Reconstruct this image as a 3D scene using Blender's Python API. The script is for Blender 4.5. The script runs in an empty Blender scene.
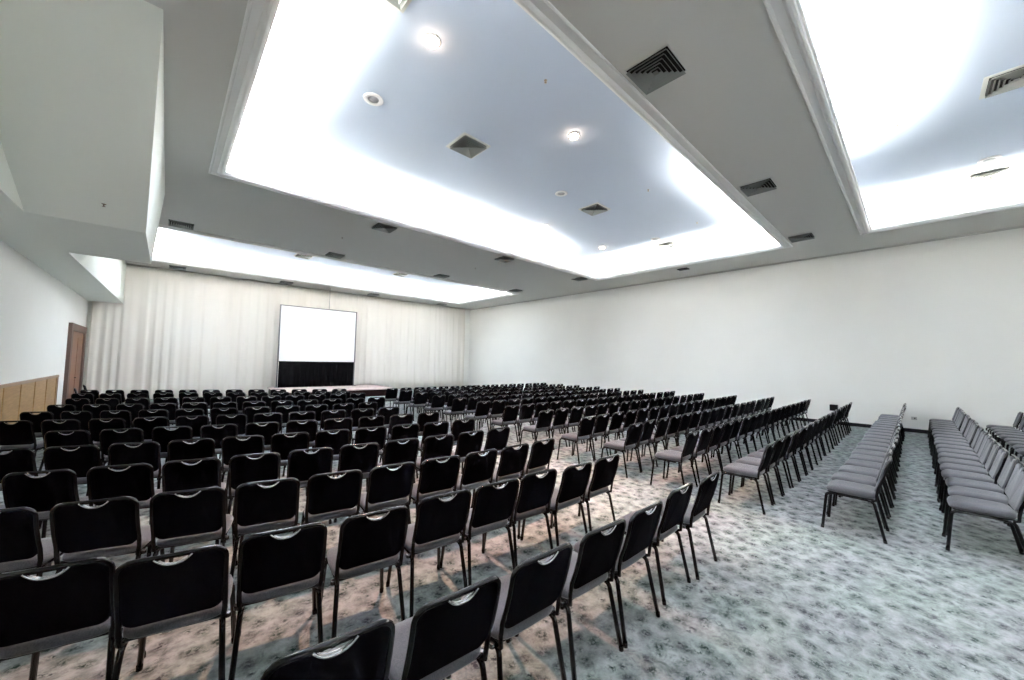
import bpy, bmesh, math, random
from mathutils import Vector, Matrix
random.seed(7)
SC = bpy.context.scene
COL = SC.collection
PI = math.pi

# ------------------------------------------------------------------ helpers
def obj(name, bm, mat, parent=None, smooth=False):
    me = bpy.data.meshes.new(name)
    bmesh.ops.recalc_face_normals(bm, faces=bm.faces[:]) if smooth != 'raw' else None
    bm.to_mesh(me); bm.free()
    for m in (mat if isinstance(mat, (list, tuple)) else [mat]):
        me.materials.append(m)
    if smooth is True:
        for p in me.polygons: p.use_smooth = True
    o = bpy.data.objects.new(name, me); COL.objects.link(o)
    if parent: o.parent = parent
    return o

def tag(o, label, cat, group=None):
    o['label'] = label; o['category'] = cat
    if group: o['group'] = group
    return o

def thing(name, label, cat, loc=(0, 0, 0), rz=0, group=None):
    o = bpy.data.objects.new(name, None); COL.objects.link(o)
    o.location = loc; o.rotation_euler = (0, 0, rz)
    o.empty_display_size = .1
    return tag(o, label, cat, group)

def struct(name, bm, mat, parent=None, smooth=False):
    o = obj(name, bm, mat, parent, smooth)
    if parent is None: o['kind'] = 'structure'
    return o

def dup(o, parent=None):
    c = o.copy(); COL.objects.link(c)
    if parent: c.parent = parent
    for ch in o.children: dup(ch, c)
    return c

def box(bm, x0, x1, y0, y1, z0, z1, mi=0):
    v = [bm.verts.new((x, y, z)) for z in (z0, z1) for y in (y0, y1) for x in (x0, x1)]
    fs = []
    for q in ((0, 2, 3, 1), (4, 5, 7, 6), (0, 1, 5, 4), (2, 6, 7, 3), (0, 4, 6, 2), (1, 3, 7, 5)):
        f = bm.faces.new([v[i] for i in q]); f.material_index = mi; fs.append(f)
    return fs

def bevel_box(bm, x0, x1, y0, y1, z0, z1, r, seg=2):
    b2 = bmesh.new(); box(b2, x0, x1, y0, y1, z0, z1)
    bmesh.ops.bevel(b2, geom=b2.edges[:], offset=r, segments=seg, affect='EDGES', profile=.5)
    me = bpy.data.meshes.new('t'); b2.to_mesh(me); b2.free(); bm.from_mesh(me); bpy.data.meshes.remove(me)

def quad(bm, pts, mi=0):
    f = bm.faces.new([bm.verts.new(p) for p in pts]); f.material_index = mi
    return f

def tube(bm, pts, r, n=8, closed=False, cap=True, mi=0):
    P = [Vector(p) for p in pts]; N = len(P); rings = []
    up = None
    for i in range(N):
        if closed: t = P[(i + 1) % N] - P[i - 1]
        else: t = P[min(i + 1, N - 1)] - P[max(i - 1, 0)]
        t.normalize()
        if up is None:
            up = Vector((0, 0, 1)) if abs(t.z) < .9 else Vector((1, 0, 0))
        a = (up - t * up.dot(t)).normalized(); b = t.cross(a); up = a
        rr = r[i] if isinstance(r, (list, tuple)) else r
        rings.append([bm.verts.new(P[i] + a * (rr * math.cos(2 * PI * k / n)) + b * (rr * math.sin(2 * PI * k / n))) for k in range(n)])
    for i in range(N if closed else N - 1):
        A, B = rings[i], rings[(i + 1) % N]
        for k in range(n):
            f = bm.faces.new((A[k], A[(k + 1) % n], B[(k + 1) % n], B[k])); f.smooth = True; f.material_index = mi
    if cap and not closed:
        bm.faces.new(rings[0][::-1]).material_index = mi; bm.faces.new(rings[-1]).material_index = mi

def lathe(bm, prof, n=24, c=(0, 0, 0), mi=0):
    rings = [[bm.verts.new((c[0] + r * math.cos(2 * PI * k / n), c[1] + r * math.sin(2 * PI * k / n), c[2] + z)) for k in range(n)] for r, z in prof]
    for A, B in zip(rings, rings[1:]):
        for k in range(n):
            f = bm.faces.new((A[k], A[(k + 1) % n], B[(k + 1) % n], B[k])); f.smooth = True; f.material_index = mi
    bm.faces.new(rings[0]).material_index = mi; bm.faces.new(rings[-1][::-1]).material_index = mi

def fillet(pts, r, n=4):
    """round the inner corners of a polyline"""
    P = [Vector(p) for p in pts]; out = [P[0]]
    for i in range(1, len(P) - 1):
        a, b, c = P[i - 1], P[i], P[i + 1]
        ra = min(r, (a - b).length * .49, (c - b).length * .49)
        p0 = b + (a - b).normalized() * ra; p1 = b + (c - b).normalized() * ra
        for k in range(n + 1):
            t = k / n; out.append(p0 * (1 - t) ** 2 + b * 2 * t * (1 - t) + p1 * t * t)
    out.append(P[-1]); return out

# ------------------------------------------------------------------ materials
def mat(name, col, rough=.8, metal=0, spec=.5, coat=0, emit=None, estr=0):
    m = bpy.data.materials.new(name); m.use_nodes = True
    b = m.node_tree.nodes['Principled BSDF']
    b.inputs['Base Color'].default_value = (*col, 1); b.inputs['Roughness'].default_value = rough
    b.inputs['Metallic'].default_value = metal; b.inputs['Specular IOR Level'].default_value = spec
    b.inputs['Coat Weight'].default_value = coat
    if emit:
        b.inputs['Emission Color'].default_value = (*emit, 1); b.inputs['Emission Strength'].default_value = estr
    return m

def noisy(m, scale, c0, c1, detail=4, bump=0, bscale=None, mapscale=(1, 1, 1), lo=.35, hi=.65):
    nt = m.node_tree; b = nt.nodes['Principled BSDF']
    tc = nt.nodes.new('ShaderNodeTexCoord'); mp = nt.nodes.new('ShaderNodeMapping')
    mp.inputs['Scale'].default_value = mapscale
    nt.links.new(tc.outputs['Object'], mp.inputs['Vector'])
    n = nt.nodes.new('ShaderNodeTexNoise'); n.inputs['Scale'].default_value = scale; n.inputs['Detail'].default_value = detail
    nt.links.new(mp.outputs['Vector'], n.inputs['Vector'])
    r = nt.nodes.new('ShaderNodeValToRGB')
    r.color_ramp.elements[0].position = lo; r.color_ramp.elements[0].color = (*c0, 1)
    r.color_ramp.elements[1].position = hi; r.color_ramp.elements[1].color = (*c1, 1)
    nt.links.new(n.outputs['Fac'], r.inputs['Fac']); nt.links.new(r.outputs['Color'], b.inputs['Base Color'])
    if bump:
        n2 = nt.nodes.new('ShaderNodeTexNoise'); n2.inputs['Scale'].default_value = bscale or scale; n2.inputs['Detail'].default_value = 3
        nt.links.new(mp.outputs['Vector'], n2.inputs['Vector'])
        bp = nt.nodes.new('ShaderNodeBump'); bp.inputs['Strength'].default_value = bump; bp.inputs['Distance'].default_value = .01
        nt.links.new(n2.outputs['Fac'], bp.inputs['Height']); nt.links.new(bp.outputs['Normal'], b.inputs['Normal'])
    return m

M_wall = noisy(mat('wall_paint', (.8, .81, .78), .9), .35, (.86, .86, .83), (.90, .90, .87))
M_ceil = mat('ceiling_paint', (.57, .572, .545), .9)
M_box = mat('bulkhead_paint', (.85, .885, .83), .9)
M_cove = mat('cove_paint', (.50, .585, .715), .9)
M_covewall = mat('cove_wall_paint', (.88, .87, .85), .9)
M_lip = mat('moulding_paint', (.78, .79, .78), .6)
M_curtain = noisy(mat('cream_curtain_fabric', (.8, .78, .72), .95), .8, (.79, .755, .705), (.84, .81, .765), mapscale=(1, 1, .15))
M_wood = noisy(mat('light_oak', (.45, .31, .16), .5), 3, (.28, .168, .068), (.37, .228, .10), mapscale=(1, 1, 12), detail=6)
M_woodrail = noisy(mat('oak_rail', (.34, .23, .14), .45), 5, (.24, .16, .10), (.30, .21, .135), mapscale=(1, .2, 1))
M_door = noisy(mat('door_wood', (.32, .1, .03), .4), 3, (.115, .034, .005), (.17, .056, .011), mapscale=(6, 6, .5), detail=6)
M_doorframe = mat('door_frame_wood', (.085, .047, .037), .5)
M_black = mat('black_paint', (.004, .004, .005), .5, spec=.15)
M_fabric_black = noisy(mat('black_back_fabric', (.008, .008, .011), .95, spec=.02), 160, (.0012, .0012, .002), (.003, .003, .0045), bump=.15, bscale=300)
M_fabric_grey = noisy(mat('grey_seat_fabric', (.1, .1, .115), .95, spec=.1), 140, (.055, .056, .063), (.08, .081, .09), bump=.2, bscale=300)
M_fabric_grey.node_tree.nodes['Principled BSDF'].inputs['Sheen Weight'].default_value = .22
M_fabric_grey.node_tree.nodes['Principled BSDF'].inputs['Sheen Roughness'].default_value = .4
M_pan = mat('black_seat_pan', (.006, .006, .007), .5, spec=.15)
M_tube = mat('black_enamel_tube', (.003, .003, .004), .08, spec=.24)
M_rim = mat('handle_rim_metal', (.36, .37, .385), .22, metal=.9)
M_link = mat('linking_clip_metal', (.09, .092, .1), .25, metal=.9)
M_rubber = mat('rubber_foot', (.01, .01, .01), .7)
M_screen = mat('projection_screen_vinyl', (.93, .94, .97), .8)
M_alu = mat('screen_frame_metal', (.16, .16, .17), .4, metal=.5)
M_skirt = noisy(mat('black_drape', (.006, .006, .007), .95, spec=.03), 6, (.001, .001, .0012), (.006, .006, .007), mapscale=(6, 1, .3))
M_stage = noisy(mat('stage_carpet', (.42, .33, .32), .9), 8, (.42, .32, .31), (.52, .42, .40))
M_stageside = mat('stage_side_wood', (.014, .005, .005), .7, spec=.1)
M_ventwhite = mat('vent_white_metal', (.55, .57, .55), .5)
M_ventblade = mat('vent_blade_metal', (.24, .26, .25), .5)
M_ventshade = mat('vent_painted_shade', (.006, .006, .007), .9)  # near-black colour stands in for the shade behind the louvres
M_plastic = mat('white_plastic', (.75, .76, .78), .4)
M_grille = mat('speaker_grille', (.42, .44, .48), .6)
M_chrome = mat('sprinkler_brass', (.35, .3, .25), .3, metal=.8)
M_outlet = mat('outlet_plate', (.45, .45, .44), .5)
M_bulb = mat('downlight_lamp', (1, .9, .8), .5, emit=(1, .72, .5), estr=34)
M_base = mat('baseboard_black', (.006, .006, .008), .6, spec=.1)

def carpet():
    m = bpy.data.materials.new('patterned_carpet'); m.use_nodes = True
    nt = m.node_tree; b = nt.nodes['Principled BSDF']; b.inputs['Roughness'].default_value = .95
    b.inputs['Specular IOR Level'].default_value = .15
    N = nt.nodes.new; L = nt.links.new
    tc = N('ShaderNodeTexCoord')
    def noise(scale, detail=4, rough=.6, vec=None, dist=0):
        n = N('ShaderNodeTexNoise'); n.inputs['Scale'].default_value = scale; n.inputs['Detail'].default_value = detail
        n.inputs['Roughness'].default_value = rough; n.inputs['Distortion'].default_value = dist
        L(vec or tc.outputs['Object'], n.inputs['Vector']); return n
    def ramp(src, p0, c0, p1, c1):
        r = N('ShaderNodeValToRGB'); e = r.color_ramp.elements
        e[0].position = p0; e[0].color = (*c0, 1); e[1].position = p1; e[1].color = (*c1, 1)
        L(src, r.inputs['Fac']); return r
    def math_(op, a, bb=None, v=None):
        x = N('ShaderNodeMath'); x.operation = op; L(a, x.inputs[0])
        if bb is not None: L(bb, x.inputs[1])
        elif v is not None: x.inputs[1].default_value = v
        x.use_clamp = True
        return x
    # warp
    wn = noise(3.0, 2); wm = N('ShaderNodeVectorMath'); wm.operation = 'SCALE'; wm.inputs['Scale'].default_value = .12
    L(wn.outputs['Color'], wm.inputs[0]); wa = N('ShaderNodeVectorMath'); wa.operation = 'ADD'
    L(tc.outputs['Object'], wa.inputs[0]); L(wm.outputs['Vector'], wa.inputs[1])
    # blossoms on a loose lattice
    def blossoms(scale, rot, r0, r1, rnd):
        mp = N('ShaderNodeMapping'); mp.inputs['Rotation'].default_value = (0, 0, rot)
        L(wa.outputs['Vector'], mp.inputs['Vector'])
        v = N('ShaderNodeTexVoronoi'); v.inputs['Scale'].default_value = scale; v.inputs['Randomness'].default_value = rnd
        v.voronoi_dimensions = '2D'
        L(mp.outputs['Vector'], v.inputs['Vector'])
        return ramp(v.outputs['Distance'], r0, (1, 1, 1), r1, (0, 0, 0))
    def mixrgb(f, a, b, mode='MIX'):
        x = N('ShaderNodeMix'); x.data_type = 'RGBA'; x.blend_type = mode
        if isinstance(f, float): x.inputs['Factor'].default_value = f
        else: L(f, x.inputs['Factor'])
        L(a, x.inputs['A']); L(b, x.inputs['B']); return x.outputs['Result']
    big = noise(1.4, 3, .5); g1 = ramp(big.outputs['Fac'], .38, GREEN, .62, LILAC)
    mo = ramp(noise(7, 5, .7).outputs['Fac'], .30, (.44, .45, .46), .60, (1.12, 1.12, 1.12))
    ground = mixrgb(1.0, g1.outputs['Color'], mo.outputs['Color'], 'MULTIPLY')
    # petals: crisp fine speckle held inside each blossom
    b1 = blossoms(5.7, .5, .10, .42, .7); b2 = blossoms(9.5, 1.1, .05, .40, .9)
    fin = ramp(noise(38, 3, .6).outputs['Fac'], .44, (0, 0, 0), .54, (1, 1, 1))
    gt1 = ramp(noise(6, 4, .7).outputs['Fac'], .34, (.5, .5, .5), .52, (1.0, 1.0, 1.0)); m1 = math_('MULTIPLY', b1.outputs['Color'], gt1.outputs['Color'])
    m1b = N('ShaderNodeMapRange'); m1b.inputs['To Min'].default_value = .45; m1b.inputs['To Max'].default_value = 1.0; L(fin.outputs['Color'], m1b.inputs['Value'])
    m1c = math_('MULTIPLY', m1.outputs[0], m1b.outputs['Result'])
    gate = ramp(noise(3.3, 3, .6).outputs['Fac'], .45, (0, 0, 0), .58, (1, 1, 1))
    m2 = math_('MULTIPLY', b2.outputs['Color'], gate.outputs['Color']); m2b = math_('MULTIPLY', m2.outputs[0], fin.outputs['Color'])
    # stems: thin dark wisps
    st_ = ramp(noise(10, 6, .75, wa.outputs['Vector'], .6).outputs['Fac'], .52, (0, 0, 0), .64, (1, 1, 1)); st2 = math_('MULTIPLY', st_.outputs['Color'], v=.5)
    mk = math_('MAXIMUM', math_('MAXIMUM', m1c.outputs[0], m2b.outputs[0]).outputs[0], st2.outputs[0])
    dk = ramp(noise(5, 2, .5).outputs['Fac'], .42, DARK0, .6, DARK1)
    c = mixrgb(mk.outputs[0], ground, dk.outputs['Color'])
    L(c, b.inputs['Base Color'])
    bn = noise(260, 2, .6); bp = N('ShaderNodeBump'); bp.inputs['Strength'].default_value = .25; bp.inputs['Distance'].default_value = .004
    L(bn.outputs['Fac'], bp.inputs['Height']); L(bp.outputs['Normal'], b.inputs['Normal'])
    return m
GREEN, LILAC = (.252, .284, .272), (.262, .268, .278)
DARK0, DARK1 = (.010, .027, .022), (.034, .035, .044)
M_carpet = carpet()

# ------------------------------------------------------------------ room
H, H2 = 5.75, 6.44
XL, XR, YB, YF = -2.42, 16.55, -4.6, 22.6
XQ, XS, ZS = -1.55, -.36, 4.03
CENT = (.48, 14.48, 2.58, 9.92); RIGHT = (.48, 14.48, -3.45, .94); FAR = (-.9, 14.42, 15.03, 20.85)
COFFERS = (CENT, RIGHT, FAR)

bm = bmesh.new(); quad(bm, [(XL, YB, 0), (XR, YB, 0), (XR, YF, 0), (XL, YF, 0)]); struct('floor', bm, M_carpet)
bm = bmesh.new(); box(bm, XR, XR + .15, YB, YF, 0, H2 + .3); struct('wall_right', bm, M_wall)
bm = bmesh.new(); box(bm, XL - .15, XL, YB, YF, 0, H2 + .3); struct('wall_left', bm, M_wall)
bm = bmesh.new(); box(bm, XL, XR, YF, YF + .15, 0, H2 + .3); struct('wall_front', bm, M_wall)
bm = bmesh.new(); box(bm, XL, XR, YB - .15, YB, 0, H2 + .3); struct('wall_back', bm, M_wall)

bm = bmesh.new()
xs = sorted({XL, XR, *[c[0] for c in COFFERS], *[c[1] for c in COFFERS]})
ys = sorted({YB, YF, *[c[2] for c in COFFERS], *[c[3] for c in COFFERS]})
for x0, x1 in zip(xs, xs[1:]):
    for y0, y1 in zip(ys, ys[1:]):
        cx, cy = (x0 + x1) / 2, (y0 + y1) / 2
        if any(c[0] < cx < c[1] and c[2] < cy < c[3] for c in COFFERS): continue
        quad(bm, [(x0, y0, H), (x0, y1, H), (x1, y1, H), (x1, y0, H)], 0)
for (x0, x1, y0, y1) in COFFERS:
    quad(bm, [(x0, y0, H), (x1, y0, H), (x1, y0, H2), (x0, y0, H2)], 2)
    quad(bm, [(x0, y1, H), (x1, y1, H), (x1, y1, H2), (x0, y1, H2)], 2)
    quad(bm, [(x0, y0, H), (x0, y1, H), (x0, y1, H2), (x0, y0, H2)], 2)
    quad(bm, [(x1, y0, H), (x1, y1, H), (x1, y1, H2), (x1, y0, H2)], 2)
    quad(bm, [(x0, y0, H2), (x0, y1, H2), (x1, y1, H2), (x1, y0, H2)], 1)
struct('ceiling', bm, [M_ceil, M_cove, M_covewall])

# lip moulding round each coffer
def ring_profile(bm, rect, prof):
    x0, x1, y0, y1 = rect
    loops = []
    for d, z in prof:
        loops.append([bm.verts.new(p) for p in ((x0 + d, y0 + d, z), (x1 - d, y0 + d, z), (x1 - d, y1 - d, z), (x0 + d, y1 - d, z))])
    n = len(loops)
    for i in range(n):
        A, B = loops[i], loops[(i + 1) % n]
        for k in range(4):
            bm.faces.new((A[k], A[(k + 1) % 4], B[(k + 1) % 4], B[k]))
LIPW = .22
prof = [(-.035, H), (-.035, H - .022), (-.02, H - .034), (.0, H - .022), (.012, H - .006), (.10, H - .006), (.115, H - .028), (.135, H - .045),
        (.165, H - .05), (.19, H - .04), (.20, H - .01), (.225, H + .0), (LIPW, H + .10), (LIPW - .03, H + .10), (LIPW - .03, H + .02), (-.0, H + .02)]
for i, c in enumerate(COFFERS):
    bm = bmesh.new(); ring_profile(bm, c, prof); struct('trim_%d' % (i + 1), bm, M_lip)

# bulkhead: wall strip and wedge-shaped drop
bm = bmesh.new()
YY = [(YB, 'strip')]
XQA = -1.96; XQB = -1.43
quad(bm, [(XL, YB, ZS), (XQA, YB, ZS), (XQB, YF, ZS), (XL, YF, ZS)])
quad(bm, [(XQA, YB, ZS), (XQA, YB, H), (XQB, YF, H), (XQB, YF, ZS)])
struct('trim_4', bm, M_box)
bm = bmesh.new()
Y0, Y1, Y2 = 5.59, 9.1, 12.1
def xq(y): return XQA + (XQB - XQA) * (y - YB) / (YF - YB)
a = [(xq(Y0), Y0, H), (xq(Y1), Y1, ZS), (xq(Y2), Y2, ZS), (xq(Y2), Y2, H)]; b_ = [(-.23 if z == H else -.375, y, z) for _, y, z in a]
va = [bm.verts.new(p) for p in a]; vb = [bm.verts.new(p) for p in b_]
bm.faces.new(vb[::-1])
for k in range(3): bm.faces.new((va[k], va[(k + 1) % 4], vb[(k + 1) % 4], vb[k]))
struct('trim_5', bm, M_box)
# small crown line along right wall + baseboard
bm = bmesh.new(); box(bm, XR - .03, XR, YB, YF, 0, .11); struct('baseboard_right', bm, M_base)
bm = bmesh.new(); box(bm, XR - .035, XR, YB, YF, H - .05, H); struct('trim_6', bm, M_ceil)

# wainscot on the left wall
bm = bmesh.new(); YE = 17.75
box(bm, XL, XL + .02, -1, YE, 0, 1.18)
for k in range(13):
    y = YE - .06 - k * 1.25
    box(bm, XL + .02, XL + .034, y - .05, y + .06, .0, 1.18)
pan = struct('trim_7', bm, M_wood)
bm = bmesh.new(); bevel_box(bm, XL, XL + .06, -1, YE, 1.18, 1.25, .01); box(bm, XL, XL + .045, YE, YE + .04, 0, 1.25); struct('trim_8', bm, M_woodrail)

# door on the left wall
DY0, DY1, DZ = 18.95, 22.0, 2.93
bm = bmesh.new(); box(bm, XL - .02, XL + .035, DY0 + .3, DY1 - .3, 0, DZ - .25)
for y0, y1 in ((DY0 + .45, (DY0 + DY1) / 2 - .15), ((DY0 + DY1) / 2 + .15, DY1 - .45)):
    box(bm, XL + .035, XL + .045, y0, y1, .2, DZ - .45)
dr = struct('door_1', bm, M_door)
bm = bmesh.new(); box(bm, XL, XL + .09, DY0, DY0 + .3, 0, DZ); box(bm, XL, XL + .09, DY1 - .3, DY1, 0, DZ); box(bm, XL, XL + .09, DY0 + .3, DY1 - .3, DZ - .25, DZ)
obj('door_frame', bm, M_doorframe, dr)
bm = bmesh.new(); tube(bm, [(XL + .045, 20.42, 1.05), (XL + .09, 20.42, 1.05), (XL + .09, 20.3, 1.05)], .012); obj('door_handle', bm, M_link, dr)

# ------------------------------------------------------------------ curtain wall
def drape(name, x0, x1, z0, z1, yc, amp, per, mat_, parent=None, nz=10, thick=.0, seed=1, flare=1.0):
    rnd = random.Random(seed); bm = bmesh.new()
    phases = []; x = x0; ph = 0; cols = []
    dx = per / 10; k = 0; p = per
    while x < x1 + 1e-6:
        cols.append((x, ph)); ph += 2 * PI * dx / p
        if rnd.random() < .12: p = per * rnd.uniform(.6, 1.8)
        x += dx
    amps = [rnd.uniform(.35, 1) for _ in cols]
    for i in range(1, len(amps)): amps[i] = amps[i - 1] * .85 + amps[i] * .15
    rows = []
    for j in range(nz + 1):
        t = j / nz; z = z1 + (z0 - z1) * t
        g = .25 + .75 * min(1, t * 1.4) * flare
        rows.append([bm.verts.new((xx, yc - amp * a * g * (math.sin(ph + .25 * math.sin(3 * t + xx)) + .35 * math.sin(2.3 * ph + 1.7)), z)) for (xx, ph), a in zip(cols, amps)])
    for A, B in zip(rows, rows[1:]):
        for i in range(len(A) - 1):
            f = bm.faces.new((A[i], A[i + 1], B[i + 1], B[i])); f.smooth = True
    o = obj(name, bm, mat_, parent, smooth='raw')
    for p_ in o.data.polygons: p_.use_smooth = True
    return o
cu = drape('curtain', XL + .12, 16.0, .02, H - .03, YF - .18, .05, .42, M_curtain, seed=3)
sm = cu.modifiers.new('s', 'SOLIDIFY'); sm.thickness = .006
tag(cu, 'cream full-height pleated curtain covering the wall behind the stage', 'curtain')

# stage
SY0 = 18.9
st = thing('stage_platform', 'low stage platform with pinkish top in front of the cream curtain', 'stage', (5.8, 20.6, 0))
bm = bmesh.new(); bevel_box(bm, -2.0, 3.2, SY0 - 20.6, YF - .45 - 20.6, .34, .40, .01); obj('stage_top', bm, M_stage, st)
bm = bmesh.new(); box(bm, -1.95, 3.15, SY0 + .05 - 20.6, YF - .5 - 20.6, 0, .34)
for k in range(6): box(bm, -1.9 + k * .98, -1.85 + k * .98, SY0 + .035 - 20.6, SY0 + .05 - 20.6, .02, .33)
obj('stage_skirting', bm, M_stageside, st)

# projection screen
SX0, SX1, SZ0, SZ1, SY = 4.05, 7.82, 1.72, 4.56, 21.5
ps = thing('projection_screen', 'large white projection screen with black skirt standing on the stage', 'screen', ((SX0 + SX1) / 2, SY, .4))
ox, oy, oz = (SX0 + SX1) / 2, SY, .4
bm = bmesh.new(); box(bm, SX0 + .04 - ox, SX1 - .04 - ox, -.006, .006, SZ0 - oz, SZ1 - .04 - oz); obj('screen_surface', bm, M_screen, ps)
bm = bmesh.new()
box(bm, SX0 - ox - .01, SX0 + .05 - ox, -.03, .03, SZ0 - oz, SZ1 - oz); box(bm, SX1 - .05 - ox, SX1 + .01 - ox, -.03, .03, SZ0 - oz, SZ1 - oz)
box(bm, SX0 - ox - .01, SX1 - ox + .01, -.03, .03, SZ1 - .05 - oz, SZ1 - oz); box(bm, SX0 - ox, SX1 - ox, .008, .03, SZ0 - .02 - oz, SZ0 + .03 - oz)
obj('screen_frame', bm, M_alu, ps)
for sx in (SX0 + .02, SX1 - .02):
    bm = bmesh.new(); box(bm, sx - ox - .025, sx - ox + .025, .0, .05, .03, SZ0 - oz); box(bm, sx - ox - .03, sx - ox + .03, -.35, .4, 0, .035)
    obj('leg', bm, M_alu, ps)
sk = drape('skirt', SX0 + .06 - ox, SX1 - .05 - ox, .01, SZ0 - oz, -.03, .03, .22, M_skirt, ps, nz=6, seed=5)
sm = sk.modifiers.new('s', 'SOLIDIFY'); sm.thickness = .006

# ceiling cable above the screen
bm = bmesh.new(); tube(bm, [(0, 0, 0), (.003, 0, -.5), (0, 0, -(H - SZ1 - .02))], .012, 6)
o = obj('hanging_cable', bm, M_alu); o.location = (6.35, SY + .02, H)
tag(o, 'thin grey cable hanging from the ceiling to the top of the projection screen', 'cable')

# ------------------------------------------------------------------ ceiling fittings
def vent_proto(size, n, frame):
    t = thing('ceiling_vent', '', 'vent')
    h = size / 2; bm = bmesh.new()
    def sq(bm, a0, z0, a1, z1):
        A = [bm.verts.new((sx * a0, sy * a0, z0)) for sx, sy in ((-1, -1), (1, -1), (1, 1), (-1, 1))]
        B = [bm.verts.new((sx * a1, sy * a1, z1)) for sx, sy in ((-1, -1), (1, -1), (1, 1), (-1, 1))]
        for k in range(4): bm.faces.new((A[k], A[(k + 1) % 4], B[(k + 1) % 4], B[k]))
    sq(bm, h, 0, h, -.012); sq(bm, h, -.012, h - frame, -.012); sq(bm, h - frame, -.012, h - frame, 0)
    obj('vent_frame', bm, M_ventwhite, t, smooth='raw')
    bm = bmesh.new(); r = h - frame
    quad(bm, [(-r, -r, -.001), (r, -r, -.001), (r, r, -.001), (-r, r, -.001)]); obj('vent_shade_sheet', bm, M_ventshade, t, smooth='raw')  # flat sheet under the ceiling, painted black as the vent's inner shade
    bm = bmesh.new(); step = r / (n + .6)
    for k in range(n):
        a = r - k * step
        sq(bm, a - .004, -.05, a - step * .62, -.012); sq(bm, a - step * .62, -.012, a - step * .62 + .004, -.010); sq(bm, a - .004, -.05, a - .001, -.05)
    c = r - n * step
    box(bm, -c, c, -c, c, -.045, -.035)
    obj('louvre', bm, M_ventblade, t, smooth='raw')
    return t
V = []   # x, y, z, size, kind, label
vents = [
    (4.52, 2.20, H, 'big', 'square ceiling vent nearest the camera on the grey ceiling band between two coffers'),
    (9.15, 2.18, H, 'big', 'square ceiling vent, middle one on the grey band right of the central coffer'),
    (13.65, 2.19, H, 'big', 'square ceiling vent farthest along the grey band right of the central coffer'),
    (.12, 14.49, H, 'big', 'dark ceiling vent beside the white bulkhead at the far coffer edge'),
    (4.4, 14.54, H, 'big', 'second ceiling vent from the left along the near edge of the far coffer'),
    (8.98, 14.52, H, 'big', 'third ceiling vent from the left along the near edge of the far coffer'),
    (13.6, 14.48, H, 'big', 'ceiling vent at the right corner of the far coffer, near the wall corner'),
    (4.47, 10.42, H, 'big', 'leftmost ceiling vent along the far edge of the central coffer'),
    (9.11, 10.36, H, 'big', 'middle ceiling vent along the far edge of the central coffer'),
    (13.65, 10.3, H, 'big', 'ceiling vent just beyond the far right corner of the central coffer'),
    (.16, 21.7, H, 'big', 'leftmost ceiling vent on the narrow strip above the cream curtain'),
    (4.3, 21.7, H, 'big', 'ceiling vent above the curtain just left of the projection screen'),
    (8.82, 21.75, H, 'big', 'ceiling vent above the curtain just right of the projection screen'),
    (13.56, 21.8, H, 'big', 'rightmost ceiling vent above the curtain near the room corner'),
    (4.46, 6.3, H2, 'rec', 'white-framed vent in the central lit coffer nearest the camera'),
    (9.05, 6.3, H2, 'rec', 'white-framed vent in the middle of the central lit coffer'),
    (13.75, 6.25, H2, 'rec', 'farthest white-framed vent in the central lit coffer, by its right end'),
    (1.70, 4.09, H2, 'rec', 'grey vent corner cut by the top edge of the photo in the central coffer'),
    (9.45, -1.2, H2, 'rec', 'white-framed vent in the right lit coffer at the photo edge'),
    (13.85, -1.28, H2, 'rec', 'vent near the far end of the right lit coffer'),
    (4.25, 18.35, H2, 'rec', 'small-looking left vent inside the far lit coffer'),
    (8.9, 18.45, H2, 'rec', 'small-looking right vent inside the far lit coffer'),
]
pb = vent_proto(.58, 5, .012); pr = vent_proto(.68, 5, .055)
first = {'big': pb, 'rec': pr}; used = set()
for x, y, z, k, lab in vents:
    o = first[k] if k not in used else dup(first[k]); used.add(k)
    o.location = (x, y, z); o['label'] = lab; o['group'] = 'ceiling vents'
# small dark vent beyond the right end of the central coffer
bm = bmesh.new(); bevel_box(bm, -.14, .14, -.2, .2, -.03, 0, .008); o = obj('ceiling_box', bm, M_black); o.location = (15.07, 6.23, H)
tag(o, 'small black box on the ceiling between the central coffer and right wall', 'box')

def down_proto():
    t = thing('recessed_downlight', '', 'downlight')
    bm = bmesh.new(); lathe(bm, [(.075, 0), (.12, -.001), (.12, -.012), (.105, -.02), (.08, -.02), (.075, -.006)], 24); obj('trim_ring', bm, M_plastic, t)
    bm = bmesh.new(); lathe(bm, [(.074, -.004), (.085, -.03), (.078, -.055), (.045, -.075), (.001, -.08)], 20); obj('lamp', bm, M_bulb, t)
    return t
pd = down_proto()
DL = [(2.54, 4.53, 'brightest warm downlight in the central coffer, nearest the camera'), (5.74, 4.5, 'second warm downlight from the camera in the central coffer'),
      (9.05, 8.25, 'small downlight near the far cove of the central coffer, left one'), (12.3, 8.2, 'small downlight near the far right corner of the central coffer')]
for i, (x, y, lab) in enumerate(DL):
    o = pd if i == 0 else dup(pd); o.location = (x, y, H2); o['label'] = lab; o['group'] = 'recessed downlights'

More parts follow.
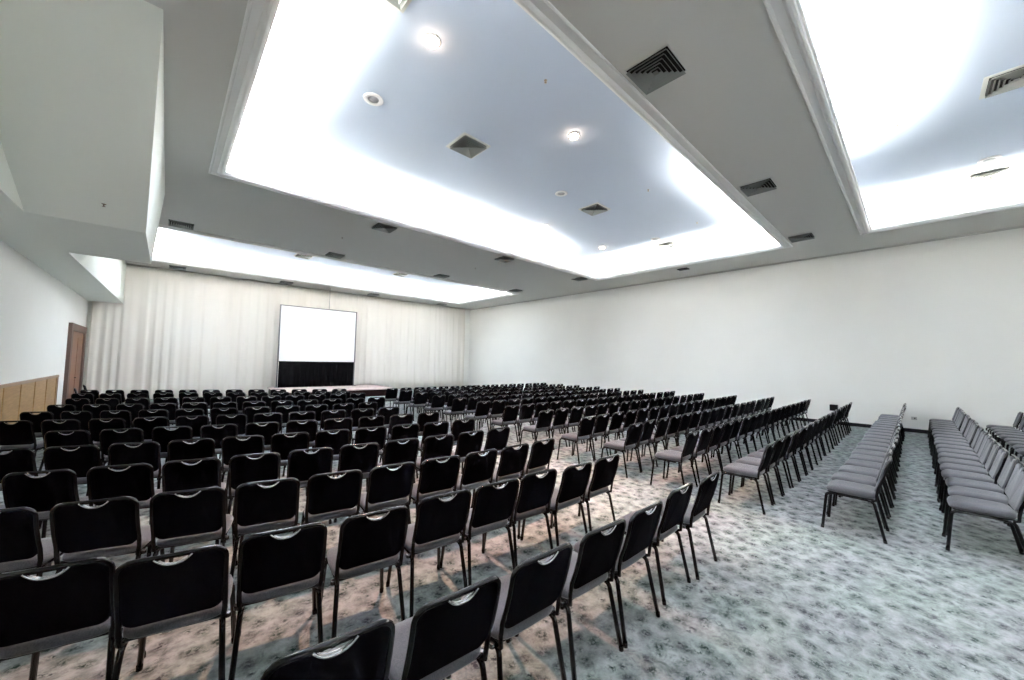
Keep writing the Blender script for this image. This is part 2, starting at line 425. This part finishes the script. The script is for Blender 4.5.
def ring_proto():
    t = thing('ceiling_speaker', '', 'speaker')
    bm = bmesh.new(); lathe(bm, [(.09, -.004), (.165, -.002), (.17, -.012), (.155, -.022), (.105, -.024), (.09, -.012)], 28); obj('speaker_rim', bm, M_plastic, t)
    bm = bmesh.new(); lathe(bm, [(.1, -.006), (.1, -.012), (.001, -.016)], 24); obj('grille', bm, M_grille, t)
    return t
pp = ring_proto()
for i, (x, y, lab) in enumerate([(2.42, 6.3, 'round white ceiling speaker in the central coffer nearest the camera'), (7.56, 6.33, 'round white ceiling speaker in the middle of the central coffer'),
                                 (12.8, 6.28, 'round white ceiling speaker at the far end of the central coffer'), (12.8, -1.22, 'round white ceiling speaker in the right coffer')]):
    o = pp if i == 0 else dup(pp); o.location = (x, y, H2); o['label'] = lab; o['group'] = 'round ceiling speakers'

bm = bmesh.new(); lathe(bm, [(.028, 0), (.028, -.006), (.009, -.012), (.009, -.035), (.022, -.038), (.022, -.042), (.004, -.046)], 12)
ps0 = obj('sprinkler_head', bm, M_chrome)
SPR = [(4.26, 3.92, H2, 'sprinkler head in the central coffer right of the brightest downlight'), (9.0, 4.6, H2, 'sprinkler head in the central coffer close to the bright right end'),
       (12.2, 4.6, H2, 'farthest sprinkler head in the glare of the central coffer'), (9.75, .1, H2, 'sprinkler head in the right coffer near its left cove'),
       (3.91, 12.29, H, 'left sprinkler head on the grey ceiling between central and far coffers'), (9.2, 12.28, H, 'right sprinkler head on the grey ceiling between central and far coffers')]
for i, (x, y, z, lab) in enumerate(SPR):
    o = ps0 if i == 0 else dup(ps0); o.location = (x, y, z + .003); tag(o, lab, 'sprinkler', 'ceiling sprinkler heads')
o = dup(ps0); tt = .865; o.location = (-.85, Y0 + (Y1 - Y0) * tt, H + (ZS - H) * tt); tag(o, 'sprinkler head on the sloping grey bulkhead at upper left', 'sprinkler', 'ceiling sprinkler heads')

# wall bits on the right wall
bm = bmesh.new(); bevel_box(bm, -.012, 0, -.06, .06, -.045, .045, .004); o = obj('wall_outlet', bm, M_outlet); o.location = (XR, .08, .42)
tag(o, 'small grey wall outlet above the baseboard between two chair rows', 'outlet')
bm = bmesh.new(); box(bm, -.016, -.012, -.025, .0, -.02, .02); obj('socket', bm, M_black, o)
bm = bmesh.new(); bevel_box(bm, -.2, 0, -.10, .10, -.10, .10, .01); o = obj('wall_box', bm, M_black); o.location = (XR, 1.90, .56)
tag(o, 'black box on the right wall just above the chair row end', 'box')

# ------------------------------------------------------------------ chair
TOPZ = .885
def yb(z):      # centre line of the back in side view
    t = (z - .47) / (TOPZ - .47); return -.195 - .125 * t - .018 * math.sin(PI * t)
def back_outline(hw, z0, z1, r, notch=True, n=5):
    pts = []
    for cx, cz, a0 in ((hw - r, z0 + r, -PI / 2), (hw - r, z1 - r, 0)):
        for k in range(n + 1):
            a = a0 + PI / 2 * k / n; pts.append((cx + r * math.cos(a), cz + r * math.sin(a)))
    if notch:
        w, d = .074, .040
        for k in range(11):
            t = k / 10; x = w * (1 - 2 * t); pts.append((x, z1 - d * (1 - (abs(x) / w) ** 2.4)))
    for cx, cz, a0 in ((-hw + r, z1 - r, PI / 2), (-hw + r, z0 + r, PI)):
        for k in range(n + 1):
            a = a0 + PI / 2 * k / n; pts.append((cx + r * math.cos(a), cz + r * math.sin(a)))
    return pts
def panel(bm, outline, off0, off1, inset=.006, mi=0):
    """upholstered panel following the curved back between two y offsets"""
    def P(x, z, off): return (x, yb(z) + off + .9 * x * x * .35, z)
    cx = 0; cz = sum(p[1] for p in outline) / len(outline)
    def shr(p, s):
        d = Vector((p[0] - cx, p[1] - cz)); l = d.length; d *= (l - s) / l; return (cx + d.x, cz + d.y)
    sgn = 1 if off1 > off0 else -1
    L0 = [bm.verts.new(P(*p, off0)) for p in outline]
    L1 = [bm.verts.new(P(*p, off1 - sgn * inset)) for p in outline]
    o2 = [shr(p, inset * 1.5) for p in outline]
    L2 = [bm.verts.new(P(*p, off1)) for p in o2]
    n = len(outline)
    for A, B in ((L0, L1), (L1, L2)):
        for k in range(n):
            f = bm.faces.new((A[k], A[(k + 1) % n], B[(k + 1) % n], B[k])); f.material_index = mi; f.smooth = True
    # cap as horizontal slices so that it follows the curve
    f = bm.faces.new(L2); f.material_index = mi
    f2 = bm.faces.new(L0[::-1]); f2.material_index = mi
    bmesh.ops.triangulate(bm, faces=[f, f2])

def g_seat(bm, mi=0):
    # cushion: superellipse rings
    def ring(s, z, n=28):
        out = []
        for k in range(n):
            a = 2 * PI * k / n; c, d = math.cos(a), math.sin(a); e = .36
            x = math.copysign(abs(c) ** e, c) * .222 * s; y = math.copysign(abs(d) ** e, d) * .222 * s + .015
            if y > .0: x *= 1 - .06 * (y / .23) ** 2
            zz = z - (.022 * max(0, (y - .15) / .09) ** 2) * (1 if z > .45 else .3)
            out.append(bm.verts.new((x, y, zz)))
        return out
    R = [ring(.96, .438), ring(1, .450), ring(1, .470), ring(.965, .488), ring(.88, .497), ring(.5, .502)]
    for A, B in zip(R, R[1:]):
        for k in range(28):
            f = bm.faces.new((A[k], A[(k + 1) % 28], B[(k + 1) % 28], B[k])); f.smooth = True; f.material_index = mi
    bm.faces.new(R[0][::-1]).material_index = mi; bm.faces.new(R[-1]).material_index = mi
def g_pan(bm, mi=0):
    b2 = bmesh.new(); bevel_box(b2, -.205, .205, -.185, .215, .425, .4385, .006, 1)
    for f in b2.faces: f.material_index = mi
    me = bpy.data.meshes.new('t'); b2.to_mesh(me); b2.free(); bm.from_mesh(me); bpy.data.meshes.remove(me)
def g_backpanel(bm, mi=0): panel(bm, back_outline(.204, .505, .868, .05), -.000, -.016, mi=mi)
def g_backpad(bm, mi=0): panel(bm, back_outline(.198, .512, .862, .05), .001, .026, .01, mi=mi)
TR = .0135
def g_backframe(bm, mi=0):
    hw = .214; pts = [(-.195, -.06, .412), (-.20, -.16, .414), (-.208, -.205, .43), (-hw, yb(.49) - .004, .485)]
    side = [(-hw, yb(z) - .002 + .315 * hw * hw, z) for z in (.56, .64, .72, .80)]
    r = .062; arc = []
    for k in range(6):
        a = PI - PI / 2 * k / 5; z = TOPZ - TR - r + r * math.sin(a); arc.append((-hw + r + r * math.cos(a), yb(z) - .002 + .315 * hw * hw * (1 - k / 7), z))
    zt = TOPZ - TR
    mid = [(x, yb(zt) - .002 + .315 * x * x, zt) for x in (-.08, 0)]
    left = pts + side + arc + mid[:1]
    full = left + [mid[1]] + [(-x, y, z) for x, y, z in reversed(left)]
    tube(bm, full, TR, 8, mi=mi)
def g_rim(bm, mi=0):
    pts = []
    for k in range(13):
        t = k / 12; x = .076 * (1 - 2 * t); z = .868 - .040 * (1 - (abs(x) / .076) ** 2.4) + .001
        pts.append((x, yb(z) - .004 + .315 * x * x, z))
    # broad rounded lip round the cut-out
    for s in (-.010, .004):
        tube(bm, [(x, y + s, z) for x, y, z in pts], .0055, 6, mi=mi)
def g_leg(bm, sx, sy, mi=0):
    if sy > 0: pts = [(sx * .196, .13, .415), (sx * .2, .19, .414), (sx * .205, .222, .395), (sx * .229, .262, .02)]
    else: pts = [(sx * .196, -.10, .415), (sx * .2, -.15, .414), (sx * .205, -.185, .395), (sx * .229, -.262, .02)]
    tube(bm, fillet(pts, .04, 3), .0152, 8, mi=mi)
    a = Vector(pts[-1]); tube(bm, [a + Vector((0, 0, .012)), a + Vector((sx * .001, sy * .003, -.02))], .0165, 8, mi=mi)
def g_frame(bm, mi=0):
    for sx in (-1, 1): tube(bm, [(sx * .196, .14, .415), (sx * .196, -.11, .415)], TR, 8, mi=mi)
    for y in (.12, -.12): tube(bm, [(-.196, y, .412), (.196, y, .412)], .009, 6, mi=mi)
def g_link(bm, sx, mi=0):
    tube(bm, [(sx * .205, -.135, .410), (sx * .222, -.148, .412), (sx * .220, -.150, .418)], .009, 6, mi=mi)
    lathe(bm, [(.010, -.014), (.017, -.014), (.018, -.006), (.018, .006), (.017, .012), (.010, .012)], 10, (sx * .223, -.150, .418), mi)
def make_chair():
    t = thing('conference_chair', '', 'chair')
    for nm, g, m, s in (('seat', g_seat, M_fabric_grey, 0), ('seat_pan', g_pan, M_pan, 0), ('back_panel', g_backpanel, M_fabric_black, 0), ('backrest_pad', g_backpad, M_fabric_grey, 0),
                        ('back_frame', g_backframe, M_tube, 0), ('handle_rim', g_rim, M_rim, 0), ('seat_frame', g_frame, M_tube, 0)):
        bm = bmesh.new(); g(bm); o = obj(nm, bm, m, t, smooth='raw' if nm not in ('back_panel', 'backrest_pad') else False)
        if nm == 'handle_rim': o['label'] = 'bright metal rim of the hand hole'
        if nm == 'back_panel': o['label'] = 'black fabric rear of the backrest'
    for sx, sy in ((-1, 1), (1, 1), (-1, -1), (1, -1)):
        bm = bmesh.new(); g_leg(bm, sx, sy); obj('leg', bm, M_tube, t, smooth='raw')
    for sx in (-1, 1):
        bm = bmesh.new(); g_link(bm, sx); obj('linking_clip', bm, M_link, t, smooth='raw')
    return t
def far_chair_bm():
    bm = bmesh.new()
    g_seat(bm, 0); g_pan(bm, 1)
    b2 = bmesh.new(); g_backpanel(b2, 2); g_backpad(b2, 0); bmesh.ops.recalc_face_normals(b2, faces=b2.faces[:])
    me = bpy.data.meshes.new('t'); b2.to_mesh(me); b2.free(); bm.from_mesh(me); bpy.data.meshes.remove(me)
    g_backframe(bm, 3); g_rim(bm, 4); g_frame(bm, 3)
    for sx, sy in ((-1, 1), (1, 1), (-1, -1), (1, -1)): g_leg(bm, sx, sy, 3)
    return bm
FARMATS = [M_fabric_grey, M_pan, M_fabric_black, M_tube, M_rim]

# ------------------------------------------------------------------ seating plan (back-top centres, metres)
#ROWS-BEGIN
LEFT_ROWS = [
    [[3.783, 1.321, 1.4], [3.217, 1.353, 0.3], [2.587, 1.326, -1.0], [2.077, 1.344, -2.1], [1.54, 1.368, -3.2], [1.015, 1.393, -4.3], [0.504, 1.457, -5.3], [-0.008, 1.521, -6.4]],
    [[3.612, 2.311, 0.4], [3.091, 2.319, -1.4], [2.605, 2.391, -3.0], [2.113, 2.41, -4.7], [1.623, 2.455, -6.3], [1.088, 2.466, -8.1], [0.574, 2.562, -9.7], [0.084, 2.613, -11.3], [-0.358, 2.827, -12.8], [-0.801, 3.042, -14.2]],
    [[3.697, 3.336, 1.4], [3.189, 3.334, -1.0], [2.682, 3.354, -3.4], [2.175, 3.395, -5.8], [1.671, 3.456, -8.1], [1.17, 3.538, -10.4], [0.672, 3.64, -12.7], [0.179, 3.761, -14.9], [-0.309, 3.901, -17.0], [-0.792, 4.058, -19.1], [-1.269, 4.233, -21.1]],
    [[3.809, 4.362, -0.5], [3.294, 4.376, -2.6], [2.779, 4.409, -4.7], [2.266, 4.46, -6.8], [1.755, 4.531, -8.8], [1.247, 4.619, -10.8], [0.742, 4.724, -12.8], [0.241, 4.847, -14.7], [-0.255, 4.986, -16.6], [-0.747, 5.141, -18.4], [-1.234, 5.312, -20.2]],
    [[3.86, 5.352, -4.3], [3.341, 5.399, -6.1], [2.824, 5.463, -7.9], [2.309, 5.543, -9.7], [1.796, 5.639, -11.4], [1.287, 5.75, -13.1], [0.781, 5.876, -14.8], [0.279, 6.016, -16.5], [-0.218, 6.171, -18.1], [-0.712, 6.339, -19.6], [-1.2, 6.52, -21.1], [-1.684, 6.714, -22.6]],
    [[3.819, 6.465, -5.1], [3.281, 6.523, -7.1], [2.745, 6.599, -9.1], [2.212, 6.693, -11.0], [1.682, 6.805, -12.9], [1.155, 6.935, -14.8], [0.633, 7.082, -16.6], [0.116, 7.245, -18.4], [-0.397, 7.423, -20.1], [-0.904, 7.617, -21.7]],
    [[3.55, 7.649, -6.2], [3.013, 7.717, -8.3], [2.479, 7.806, -10.5], [1.948, 7.914, -12.5], [1.421, 8.041, -14.6], [0.898, 8.186, -16.5], [0.38, 8.349, -18.4], [-0.132, 8.529, -20.3], [-0.638, 8.726, -22.1], [-1.139, 8.938, -23.8], [-1.633, 9.164, -25.5]],
    [[3.55, 8.786, -4.9], [3.012, 8.844, -7.5], [2.477, 8.927, -10.1], [1.945, 9.034, -12.7], [1.418, 9.165, -15.2], [0.897, 9.318, -17.6], [0.382, 9.493, -19.9], [-0.126, 9.687, -22.1], [-0.626, 9.901, -24.2], [-1.119, 10.133, -26.2], [-1.603, 10.382, -28.1]],
    [[4.2, 9.844, -5.3], [3.662, 9.905, -7.6], [3.127, 9.986, -9.7], [2.595, 10.088, -11.9], [2.066, 10.21, -14.0], [1.542, 10.35, -16.1], [1.024, 10.51, -18.1], [0.51, 10.687, -20.0], [0.003, 10.881, -21.8], [-0.499, 11.091, -23.6], [-0.993, 11.316, -25.4], [-1.481, 11.556, -27.0]],
    [[4.24, 11.277, -4.7], [3.702, 11.333, -7.0], [3.166, 11.41, -9.4], [2.633, 11.509, -11.7], [2.104, 11.63, -14.0], [1.58, 11.771, -16.1], [1.062, 11.931, -18.3], [0.549, 12.111, -20.3], [0.042, 12.308, -22.3], [-0.457, 12.523, -24.2], [-0.95, 12.753, -26.0], [-1.436, 12.999, -27.7]],
    [[4.073, 12.066, -24.4], [3.564, 12.297, -24.4], [3.054, 12.529, -24.4], [2.544, 12.76, -24.4], [2.034, 12.992, -24.4], [1.524, 13.223, -24.4], [1.014, 13.455, -24.4], [0.504, 13.686, -24.4], [-0.006, 13.918, -24.4], [-0.516, 14.15, -24.4], [-1.025, 14.381, -24.4], [-1.535, 14.613, -24.4]],
    [[4.342, 13.223, -18.9], [3.783, 13.42, -20.1], [3.229, 13.63, -21.3], [2.68, 13.85, -22.4], [2.134, 14.081, -23.5], [1.593, 14.323, -24.6], [1.057, 14.575, -25.7], [0.525, 14.836, -26.7], [-0.002, 15.107, -27.7], [-0.524, 15.387, -28.7], [-1.042, 15.676, -29.6], [-1.555, 15.973, -30.6]],
]

ORD = ['', 'first', 'second', 'third', 'fourth', 'fifth', 'sixth', 'seventh', 'eighth', 'ninth', 'tenth', 'eleventh', 'twelfth', 'thirteenth',
       'fourteenth', 'fifteenth', 'sixteenth', 'seventeenth', 'eighteenth', 'nineteenth', 'twentieth', 'twenty-first', 'twenty-second']
def pix(x, y, z=.7):
    d = Vector((x, y, z - 1.89)); dep = d.dot(F2_); return 512 + 373.02 * d.dot(R3_) / dep, 340 - 373.02 * d.dot(U3_) / dep, dep
yaw, pitch, roll = map(math.radians, (47.254, 3.366, 1.033))
_F = Vector((math.cos(yaw), math.sin(yaw), 0)); _R = Vector((math.sin(yaw), -math.cos(yaw), 0)); _U = Vector((0, 0, 1))
F2_ = _F * math.cos(pitch) + _U * math.sin(pitch); _u2 = _U * math.cos(pitch) - _F * math.sin(pitch)
R3_ = _R * math.cos(roll) + _u2 * math.sin(roll); U3_ = _u2 * math.cos(roll) - _R * math.sin(roll)
chairs = []       # x, y of the back top, angle in degrees, label, group
for i, row in enumerate(LEFT_ROWS):
    for j, (x, y, a) in enumerate(row):
        lab = 'black-backed chair, left block, %s row from the camera, %s seat from the centre aisle' % (ORD[i + 1], ORD[j + 1])
        if i == 0 and j == 0: lab = 'black-backed grey-seated chair at the aisle end of the nearest row'
        if i == len(LEFT_ROWS) - 1: lab = 'black-backed chair, left block, front row nearest the stage, %s seat from the centre aisle' % ORD[j + 1]
        chairs.append((x, y, a + random.uniform(-1.5, 1.5), lab, 'chairs of the left block'))
# right block: rows run along to the right wall
RIGHT_ROWS = [(-1.75, 15.9), (-.757, 16.1), (.235, 16.1), (1.32, 15.7), (2.32, 15.5), (3.28, 15.4), (4.25, 15.2), (5.32, 15.0), (6.40, 14.8), (7.45, 14.7), (8.50, 14.7), (9.52, 14.6), (10.6, 14.6), (11.6, 14.5), (12.65, 14.5)]
for i, (y, xe) in enumerate(RIGHT_ROWS):
    x = {0: 6.5, 1: 6.36, 2: 6.04}.get(i, 5.96); j = 0
    while x < xe - (.35 if i > 2 else -.1):
        j += 1
        lab = 'grey-seated chair, right block, %s row from the photo right edge, %s seat from the aisle' % (ORD[i + 1], ORD[j])
        chairs.append((x + random.uniform(-.012, .012), y + random.uniform(-.015, .015), random.uniform(-1.5, 1.5), lab, 'chairs of the right block')); x += .53
chairs.append((-1.95, 18.7, -80, 'chair turned sideways near the wooden door at far left', 'chairs turned sideways by the door'))
chairs.append((-1.95, 17.0, -84, 'chair turned sideways beside the end of the oak wainscot', 'chairs turned sideways by the door'))
vis = []
for c in chairs:
    u, v, dep = pix(c[0], c[1])
    if dep < .3 or u < -75 or u > 1075 or v > 860: continue
    vis.append((math.hypot(c[0], c[1]), c))
vis.sort(key=lambda q: q[0])
BACKY = -.315       # the back top sits this far behind the chair origin
def place(o, x, y, a):
    r = math.radians(a); o.location = (x - BACKY * -math.sin(r), y - BACKY * math.cos(r), 0); o.rotation_euler = (0, 0, r)
near_proto = make_chair(); far_me = None; n_near = 0; LIMIT = 300
fo = obj('conference_chair', far_chair_bm(), FARMATS, smooth='raw'); far_me = fo.data; first_far = True
rest = []
for k, (d, (x, y, a, lab, grp)) in enumerate(vis):
    if k >= LIMIT: rest.append((x, y, a)); continue
    if d < 10.5:
        o = near_proto if k == 0 else dup(near_proto)
    else:
        o = fo if first_far else dup(fo); first_far = False
    place(o, x, y, a); tag(o, lab, 'chair', grp)
if rest:
    bm = bmesh.new()
    for x, y, a in rest:
        n0 = len(bm.verts); bm.from_mesh(far_me); bm.verts.ensure_lookup_table()
        r = math.radians(a); M = Matrix.Translation((x + BACKY * math.sin(r), y - BACKY * math.cos(r), 0)) @ Matrix.Rotation(r, 4, 'Z')
        bmesh.ops.transform(bm, matrix=M, verts=bm.verts[n0:])
    o = obj('distant_chairs', bm, FARMATS, smooth='raw'); o['kind'] = 'stuff'
    tag(o, 'dense mass of distant black chairs at the far front of the hall', 'chairs')
print('CHAIRS', len(vis), 'near', sum(1 for v in vis if v[0] < 10.5), 'rest', len(rest))
#ROWS-END
# ------------------------------------------------------------------ light
def area(name, loc, sx, sy, energy, col, tilt=(0, 0, 0)):
    l = bpy.data.lights.new(name, 'AREA'); l.shape = 'RECTANGLE'; l.size = sx; l.size_y = sy; l.energy = energy; l.color = col
    o = bpy.data.objects.new(name, l); COL.objects.link(o); o.location = loc; o.rotation_euler = tilt; return o
COOL = (1.0, .935, .84)
PW = 155     # watts per metre of tube
def cove(rect, side, a, b, pw=PW):
    x0, x1, y0, y1 = rect; d = .09; z = H + .075; T = math.radians(-20)
    ln = b - a; c = (a + b) / 2
    if side == 'L': area('cove_tube', (x0 + d, c, z), .05, ln, pw * ln, COOL, (0, PI + T, 0))
    if side == 'R': area('cove_tube', (x1 - d, c, z), .05, ln, pw * ln, COOL, (0, PI - T, 0))
    if side == 'N': area('cove_tube', (c, y0 + d, z), ln, .05, pw * ln, COOL, (PI - T, 0, 0))
    if side == 'F': area('cove_tube', (c, y1 - d, z), ln, .05, pw * ln, COOL, (PI + T, 0, 0))
cove(CENT, 'L', 2.9, 9.7); cove(CENT, 'F', .8, 10.9); cove(CENT, 'R', 2.8, 9.6, PW * 1.0); cove(CENT, 'N', 8.6, 13.2, PW * .8)
cove(RIGHT, 'F', .8, 9.2, PW); cove(RIGHT, 'R', -3.3, .7, PW)
cove(FAR, 'F', -.7, 14.2, PW * .31); cove(FAR, 'N', -.7, 14.2, PW * .31); cove(FAR, 'L', 15.3, 20.6, PW * .31); cove(FAR, 'R', 15.3, 20.6, PW * .31)
def spot(loc, energy, col, ang, blend=.6):
    l = bpy.data.lights.new('downlight_beam', 'SPOT'); l.energy = energy; l.color = col; l.spot_size = math.radians(ang); l.spot_blend = blend; l.shadow_soft_size = .06
    o = bpy.data.objects.new('downlight_beam', l); COL.objects.link(o); o.location = loc; return o
for i, (x, y, _) in enumerate(DL):
    spot((x, y, H2 - .1), (1150, 1150, 650, 650)[i], (1, .56, .37), 68)

w = bpy.data.worlds.new('w'); SC.world = w; w.use_nodes = True
w.node_tree.nodes['Background'].inputs['Color'].default_value = (.5, .55, .6, 1); w.node_tree.nodes['Background'].inputs['Strength'].default_value = .0

# ------------------------------------------------------------------ camera
yaw, pitch, roll = map(math.radians, (47.254, 3.366, 1.033))
F = Vector((math.cos(yaw), math.sin(yaw), 0)); R = Vector((math.sin(yaw), -math.cos(yaw), 0)); U = Vector((0, 0, 1))
F2 = F * math.cos(pitch) + U * math.sin(pitch); U2 = U * math.cos(pitch) - F * math.sin(pitch)
R3 = R * math.cos(roll) + U2 * math.sin(roll); U3 = U2 * math.cos(roll) - R * math.sin(roll)
cd = bpy.data.cameras.new('camera'); cam = bpy.data.objects.new('camera', cd); COL.objects.link(cam)
mw = Matrix((R3, U3, -F2)).transposed().to_4x4(); mw.translation = Vector((0, 0, 1.89)); cam.matrix_world = mw
cd.sensor_width = 36; cd.lens = 373.02 / 1024 * 36; cd.clip_start = .05; cd.clip_end = 100
SC.camera = cam
vs = SC.view_settings; vs.view_transform = 'Standard'; vs.look = 'None'; vs.gamma = 1; vs.use_curve_mapping = False; vs.exposure = 0.9
SC.cycles.use_denoising = True
SC.cycles.max_bounces = 10; SC.cycles.diffuse_bounces = 8; SC.cycles.glossy_bounces = 4
SC.cycles.sample_clamp_indirect = 10
